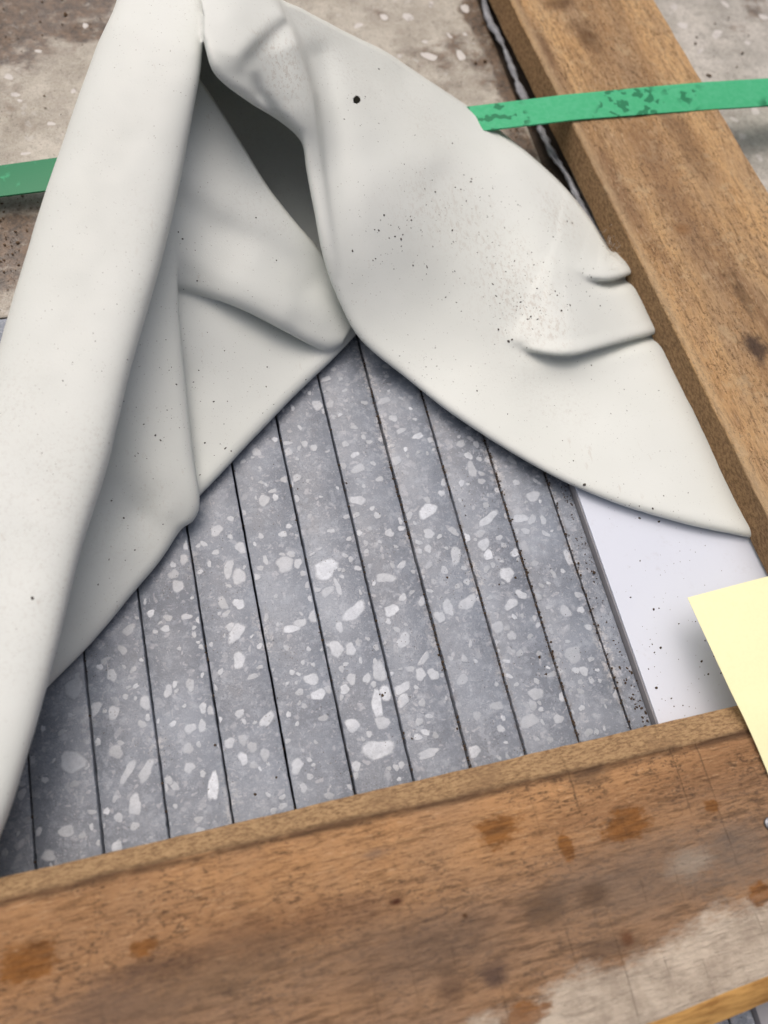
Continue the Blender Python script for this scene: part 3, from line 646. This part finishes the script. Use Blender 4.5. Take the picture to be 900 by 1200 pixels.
# overhanging edges of the tuck pinched by the batten and of the small peak above it
CF = RBF(CZ)
def lip(line, over, inw, nu=110, nv=40, hem=(8, 1.3), up=12):
    P0 = cr(np.array(line, float), 60); prs = []; zc = []; n_ = 0
    iv = np.array(inw, float); il = iv/np.linalg.norm(iv)
    for k_, q in enumerate(P0):
        f_ = min(1, k_/22.); h0 = q-il*over*f_; prs.append((*h0, *(q+iv)))
        if k_ % 6 == 0 or k_ == 59:
            ref = q+il*up; zr = float(CF(ref[None])[0]+cextra(ref[None])[0])
            zc.append((*h0, zr+.2-3.2*(1-f_))); zc.append((*ref, zr+.15-3.*(1-f_)))
            for t_, g_ in ((.6, -.7), (1, -2.2)):
                w_ = q+iv*t_; zc.append((*w_, float(CF(w_[None])[0]+cextra(w_[None])[0])+g_-2*(1-f_)))
    patch(prs, zc, None, nu, nv, hem=hem, inset=2)
lip(TUCK, 4, (-4, -34), hem=(6, .8))
lip(PEAK, 4, (-12, -24), 70, 36, (5, .7), 9)
me = bpy.data.meshes.new('padded_sheet'); me.from_pydata(VV, [], FF); me.update()
sheet = bpy.data.objects.new('padded_sheet', me); C.objects.link(sheet)
md = sheet.modifiers.new('s', 'SOLIDIFY'); md.thickness = .0018; md.offset = 0
md = sheet.modifiers.new('r', 'REMESH'); md.mode = 'VOXEL'; md.voxel_size = .00075; md.use_smooth_shade = True
md = sheet.modifiers.new('m', 'SMOOTH'); md.factor = .5; md.iterations = 7
for _n, _sc, _st in (('ripple', .045, .0010), ('dimple', .011, .0002)):
    tx = bpy.data.textures.new(_n, 'CLOUDS'); tx.noise_scale = _sc; tx.noise_depth = 1
    md = sheet.modifiers.new(_n, 'DISPLACE'); md.texture = tx; md.texture_coords = 'GLOBAL'; md.strength = _st; md.mid_level = .5
dg = bpy.context.evaluated_depsgraph_get(); ev = sheet.evaluated_get(dg)
me2 = bpy.data.meshes.new_from_object(ev); sheet.modifiers.clear(); sheet.data = me2; me2.name = 'padded_sheet'
# punched hole
bm = bmesh.new(); bm.from_mesh(me2); bv = BVHTree.FromBMesh(bm)
def hit(px, py):
    d = Vector((una([px, py, 0.])-CP).tolist()).normalized(); return bv.ray_cast(Vector(CP.tolist()), d)
h = hit(418, 117); ax = Vector((una([418, 117, 0.])-CP).tolist()).normalized()
bm.faces.ensure_lookup_table()
kill = [f for f in bm.faces if (f.calc_center_median()-h[0]).length < .006 and ((f.calc_center_median()-h[0])-ax*((f.calc_center_median()-h[0]).dot(ax))).length < .0014]
bmesh.ops.delete(bm, geom=kill, context='FACES'); bm.to_mesh(me2); bm.free()
me2.materials.clear(); me2.materials.append(mat_sheet()); me2.polygons.foreach_set('use_smooth', [True]*len(me2.polygons))
tag(sheet, 'pale grey padded plastic sheet folded back over the tiles', 'sheet')

# ------------------------------------------------------------------ yellow note
def note():
    V = []; Fc = []; n = 34; w_, l_ = .100, .078; th = .00012
    c = un(806, 700, 22.5); ang = math.radians(1.5)
    def pt(u, v):
        x = u*w_; y = -v*l_
        z = .0248-.0030*max(0, 1-v*1.9)**1.2*(1-.4*u)+.0011*math.sin(u*5+v*3.2)*(1-v*.6)+.0003
        if v > .45: z += .0008*math.sin((v-.45)*9)
        return Vector((c[0]+x*math.cos(ang)-y*math.sin(ang)*.0+.0035*math.sin(v*math.pi)*(-.35)+v*.0038, c[1]+y+x*math.sin(ang)*1.2, z))
    for s in (0, 1):
        for i in range(n+1):
            for j in range(n+1): p = pt(i/n, j/n); V.append((p.x, p.y, p.z+(th if s == 0 else 0)))
    m = n+1; o2 = m*m
    for i in range(n):
        for j in range(n):
            a = i*m+j; Fc.append((a, a+1, a+m+1, a+m)); Fc.append((o2+a, o2+a+m, o2+a+m+1, o2+a+1))
    for i in range(n):
        for a, b in ((i*m, (i+1)*m), ((i+1)*m+n, i*m+n), (i+1, i), (n*m+i, n*m+i+1)): Fc.append((a, b, o2+b, o2+a))
    k = NT('yellow_paper'); p = k.pos()
    col = k.mix(k.noise(p, 60, 4), (.87, .835, .50), (.90, .87, .55)); col = k.mix(k.ramp(k.noise(p, 900, 3), .4, .7, 0, .08), col, (.7, .6, .3))
    o = mesh_obj('paper_note', V, Fc, k.out(col, .75, k.bump(k.noise(p, 700, 3), .08, .0003), .2), smooth=True)
    o.data.set_sharp_from_angle(angle=math.radians(40))
    tag(o, 'blank pale yellow paper note lying across the timber corner', 'paper note')
note()

# ------------------------------------------------------------------ torn foam film in the gap beside the batten
def film():
    pts = [(563, -20), (572, 20), (588, 50), (600, 80), (612, 110), (628, 140), (640, 165), (650, 185), (664, 205), (676, 230), (690, 255), (706, 280), (722, 305)]
    P = cr(pts, 120); V = []; Fc = []; m = 7
    for i, (x, y) in enumerate(P):
        wd = max(.6, 3.2+5*noise.noise(Vector((i*.11, 2, 0)))+2.6*noise.noise(Vector((i*.45, 7, 0))))
        for k in range(m):
            a = -1+2*k/(m-1); zz = 2.2+1.6*noise.noise(Vector((i*.21, k*.5, 3)))-1.8*a*a
            V.append(tuple(un(x+wd*a+1.2*noise.noise(Vector((i*.33, k, 9))), y+wd*.3*a, zz)))
    for i in range(len(P)-1):
        for k in range(m-1): a = i*m+k; Fc.append((a, a+1, a+m+1, a+m))
    o = mesh_obj('torn_film', V, Fc, mat_simple('torn_film_white', (.30, .31, .33), .8, .85, 160, .2), smooth=True)
    s_ = o.modifiers.new('s', 'SOLIDIFY'); s_.thickness = .0006
    tag(o, 'ragged whitish strip of torn film in the gap beside the batten', 'film')
film()
box_mesh('slab', .2505, .2655, .186, .75, -.12, -.004, mat_simple('gap_dirt', (.055, .04, .028), .9, .5, 200), .0003)['kind'] = 'structure'
# fluff caught at the batten edge
def fluff():
    V = []; Fc = []
    for _ in range(70):
        p = Vector(un(720+rng.normal(0, 7), 292+rng.normal(0, 13), 9+rng.uniform(-2, 7))); d = Vector(rng.normal(0, 1, 3)).normalized()
        L_ = rng.uniform(.002, .005); r = .00006; prev = None
        for s in range(5):
            side = d.cross(Vector((.3, .2, 1))).normalized()*r; b = len(V)
            V += [tuple(p+side), tuple(p-side), tuple(p+Vector((0, 0, r)))]
            if prev is not None: Fc += [(prev, prev+1, b+1, b), (prev+1, prev+2, b+2, b+1), (prev+2, prev, b, b+2)]
            prev = b; d = (d+Vector(rng.normal(0, .45, 3))).normalized(); p = p+d*L_/4
    o = mesh_obj('fluff', V, Fc, mat_simple('fluff_fibre', (.62, .58, .52), .8, .1)); tag(o, 'wisps of pale fluff caught on the batten edge', 'fluff', kind='stuff')
fluff()

# ------------------------------------------------------------------ dirt: crumbs lying on each surface
m_dirt = mat_simple('soil_crumb', (.060, .042, .028), .9, .6, 700, .2); m_dirt2 = mat_simple('dark_speck', (.07, .062, .055), .8, .4, 700, .3)
def crumbs(name, spots, mat, label):
    V = []; Fc = []
    for p, nrm, r, el in spots:
        q = nrm.to_track_quat('Z', 'Y').to_matrix() @ Matrix.Rotation(rng.uniform(0, 6.28), 3, 'Z'); b = len(V)
        n = 6
        for h_, rr in ((0, 1.), (.45, .85)):
            for i in range(n):
                a = 2*math.pi*i/n; k = rr*r*rng.uniform(.65, 1.15)
                V.append(tuple(p+q @ Vector((math.cos(a)*k*el, math.sin(a)*k, h_*r*rng.uniform(.8, 1.3)))))
        V.append(tuple(p+q @ Vector((0, 0, r*.75))))
        for i in range(n):
            j = (i+1) % n; Fc.append((b+i, b+j, b+n+j, b+n+i)); Fc.append((b+n+i, b+n+j, b+2*n))
    o = mesh_obj(name, V, Fc, mat); tag(o, label, 'dirt', kind='stuff'); return o
UP = Vector((0, 0, 1))
sp_ = []
for i in range(-1, 10):                                   # soil trapped in the joints, more to the right
    jx = (i+1)*.02; n = int(20+30*max(0, (i-1))*(1.8 if i in (6, 7, 8) else .6))
    for _ in range(n):
        y = rng.uniform(-.004, .17); 
        if noise.noise(Vector((jx*50, y*60, 0))) < -.05 and i < 8: continue
        sp_.append((Vector((jx+rng.normal(0, .00045), y, -.0003)), UP, rng.uniform(.00012, .00046), rng.uniform(1, 1.6)))
for _ in range(420):
    x, y = rng.uniform(-.02, .2), rng.uniform(-.004, .17)
    if noise.noise(Vector((x*25, y*25, 4))) < .10-(x-.1)*1.6: continue
    sp_.append((Vector((x, y, 0)), UP, rng.choice([.00010, .00014, .0002, .0003], p=[.4, .35, .18, .07]), rng.uniform(1, 1.8)))
for px, py, r in ((632, 770, .0006), (299, 931, .0006), (448, 815, .0006), (451, 812, .0004), (445, 814, .0004), (524, 677, .0005), (604, 677, .0005), (696, 671, .0006), (678, 660, .0005), (640, 790, .0004), (324, 911, .0005), (252, 873, .0005), (585, 685, .0004)):
    p = un(px, py, 0); sp_.append((Vector(p), UP, r, 1.2))
for _ in range(120):                                      # corner of the spacer
    y = rng.uniform(-.002, .10); sp_.append((Vector((.2060+rng.normal(0, .0014), y, -.0008)), UP, rng.uniform(.0001, .00042)*(1.3 if y < .03 else .8), rng.uniform(1, 1.8)))
crumbs('dirt_crumbs', sp_, m_dirt, 'dark soil crumbs in the joints and over the tiles')
sp_ = []
for _ in range(230):
    px, py = rng.uniform(690, 850), rng.uniform(590, 850)
    if rng.uniform() > .25+.75*((py-590)/260)**1.5: continue
    p = un(px, py, 3.2)
    if not (.2095 < p[0] < .277): continue
    sp_.append((Vector(p), UP, rng.choice([.00010, .00015, .00025, .0004], p=[.55, .30, .12, .03]), rng.uniform(1, 2)))
for px, py, r in ((774, 759, .0006), (739, 700, .0004), (769, 806, .0007), (822, 775, .0006), (766, 714, .0006), (760, 784, .0004), (830, 790, .0005)):
    sp_.append((Vector(un(px, py, 3.2)), UP, r*.75, 1.3))
crumbs('dirt_crumbs', sp_, m_dirt, 'dark crumbs sprinkled over the white panel')
sp_ = []
def on_sheet(px, py, r, el=1.2):
    d = Vector((una([px, py, 0.])-CP).tolist()).normalized(); hh = bv.ray_cast(Vector(CP.tolist()), d)
    if hh[0] is None: return
    n = hh[1] if hh[1].dot(d) < 0 else -hh[1]
    sp_.append((hh[0]-n*r*.1, n, r, el))
for px, py, r in ((38, 701, .0007), (444, 81, .0006), (552, 213, .0006), (530, 270, .0006), (470, 280, .0006), (463, 277, .0005), (456, 279, .0004), (472, 275, .0004), (482, 258, .0005), (413, 294, .0006), (437, 305, .0004), (440, 303, .0004), (484, 311, .0005), (450, 252, .0006),
                  (446, 258, .0003), (444, 270, .0005), (439, 269, .0004), (530, 168, .0005), (607, 240, .0004), (596, 400, .0008), (600, 398, .0006), (584, 386, .0006), (693, 428, .0005), (559, 458, .0005), (685, 568, .0008), (672, 540, .0004), (765, 596, .0006), (658, 364, .0006), (653, 346, .0005),
                  (622, 371, .0006), (300, 255, .0004), (209, 272, .0004), (214, 280, .0005), (231, 329, .0004), (324, 305, .0004), (182, 510, .0005), (240, 519, .0005), (312, 453, .0004), (313, 430, .0004), (233, 434, .0004), (145, 607, .0005), (115, 685, .0004), (510, 225, .0005), (540, 222, .0005)):
    on_sheet(px, py, r*.75)
for (cx, cy, sx, sy, n) in ((500, 260, 60, 45, 60), (600, 360, 45, 40, 110), (620, 300, 60, 45, 90), (505, 430, 30, 25, 30), (560, 240, 50, 40, 50), (700, 470, 90, 60, 40), (480, 330, 60, 60, 25), (680, 340, 30, 25, 30), (220, 480, 90, 110, 60), (700, 590, 80, 14, 40), (450, 150, 60, 50, 30), (120, 500, 90, 180, 30)):
    for _ in range(n): on_sheet(rng.normal(cx, sx*.6), rng.normal(cy, sy*.6), rng.choice([.00009, .00014, .0002, .0003], p=[.4, .35, .19, .06]), rng.uniform(1, 2.4))
crumbs('dirt_crumbs', sp_, m_dirt2, 'black specks and crumbs scattered on the pale sheet')
sp_ = []
for (cx, cy, sx, sy, n, z) in ((5, 285, 22, 35, 200, -1.2), (40, 20, 50, 20, 70, -1.2), (60, 110, 50, 60, 60, -1.2), (625, 185, 16, 60, 260, -1), (580, 60, 25, 50, 120, -1), (860, 80, 40, 60, 90, 0)):
    for _ in range(n):
        px, py = rng.normal(cx, sx), rng.normal(cy, sy); p = un(px, py, z)
        if .2505 < p[0] < .2655: p = un(px, py, -4)
        if p[1] < .209: continue
        sp_.append((Vector(p), UP, rng.choice([.00012, .0002, .0003, .0005, .0008], p=[.3, .32, .22, .12, .04]), rng.uniform(1, 1.6)))
crumbs('dirt_crumbs', sp_, mat_simple('brown_crumb', (.11, .072, .043), .9, .6, 500, .2), 'brown soil crumbs spread over the slab behind')
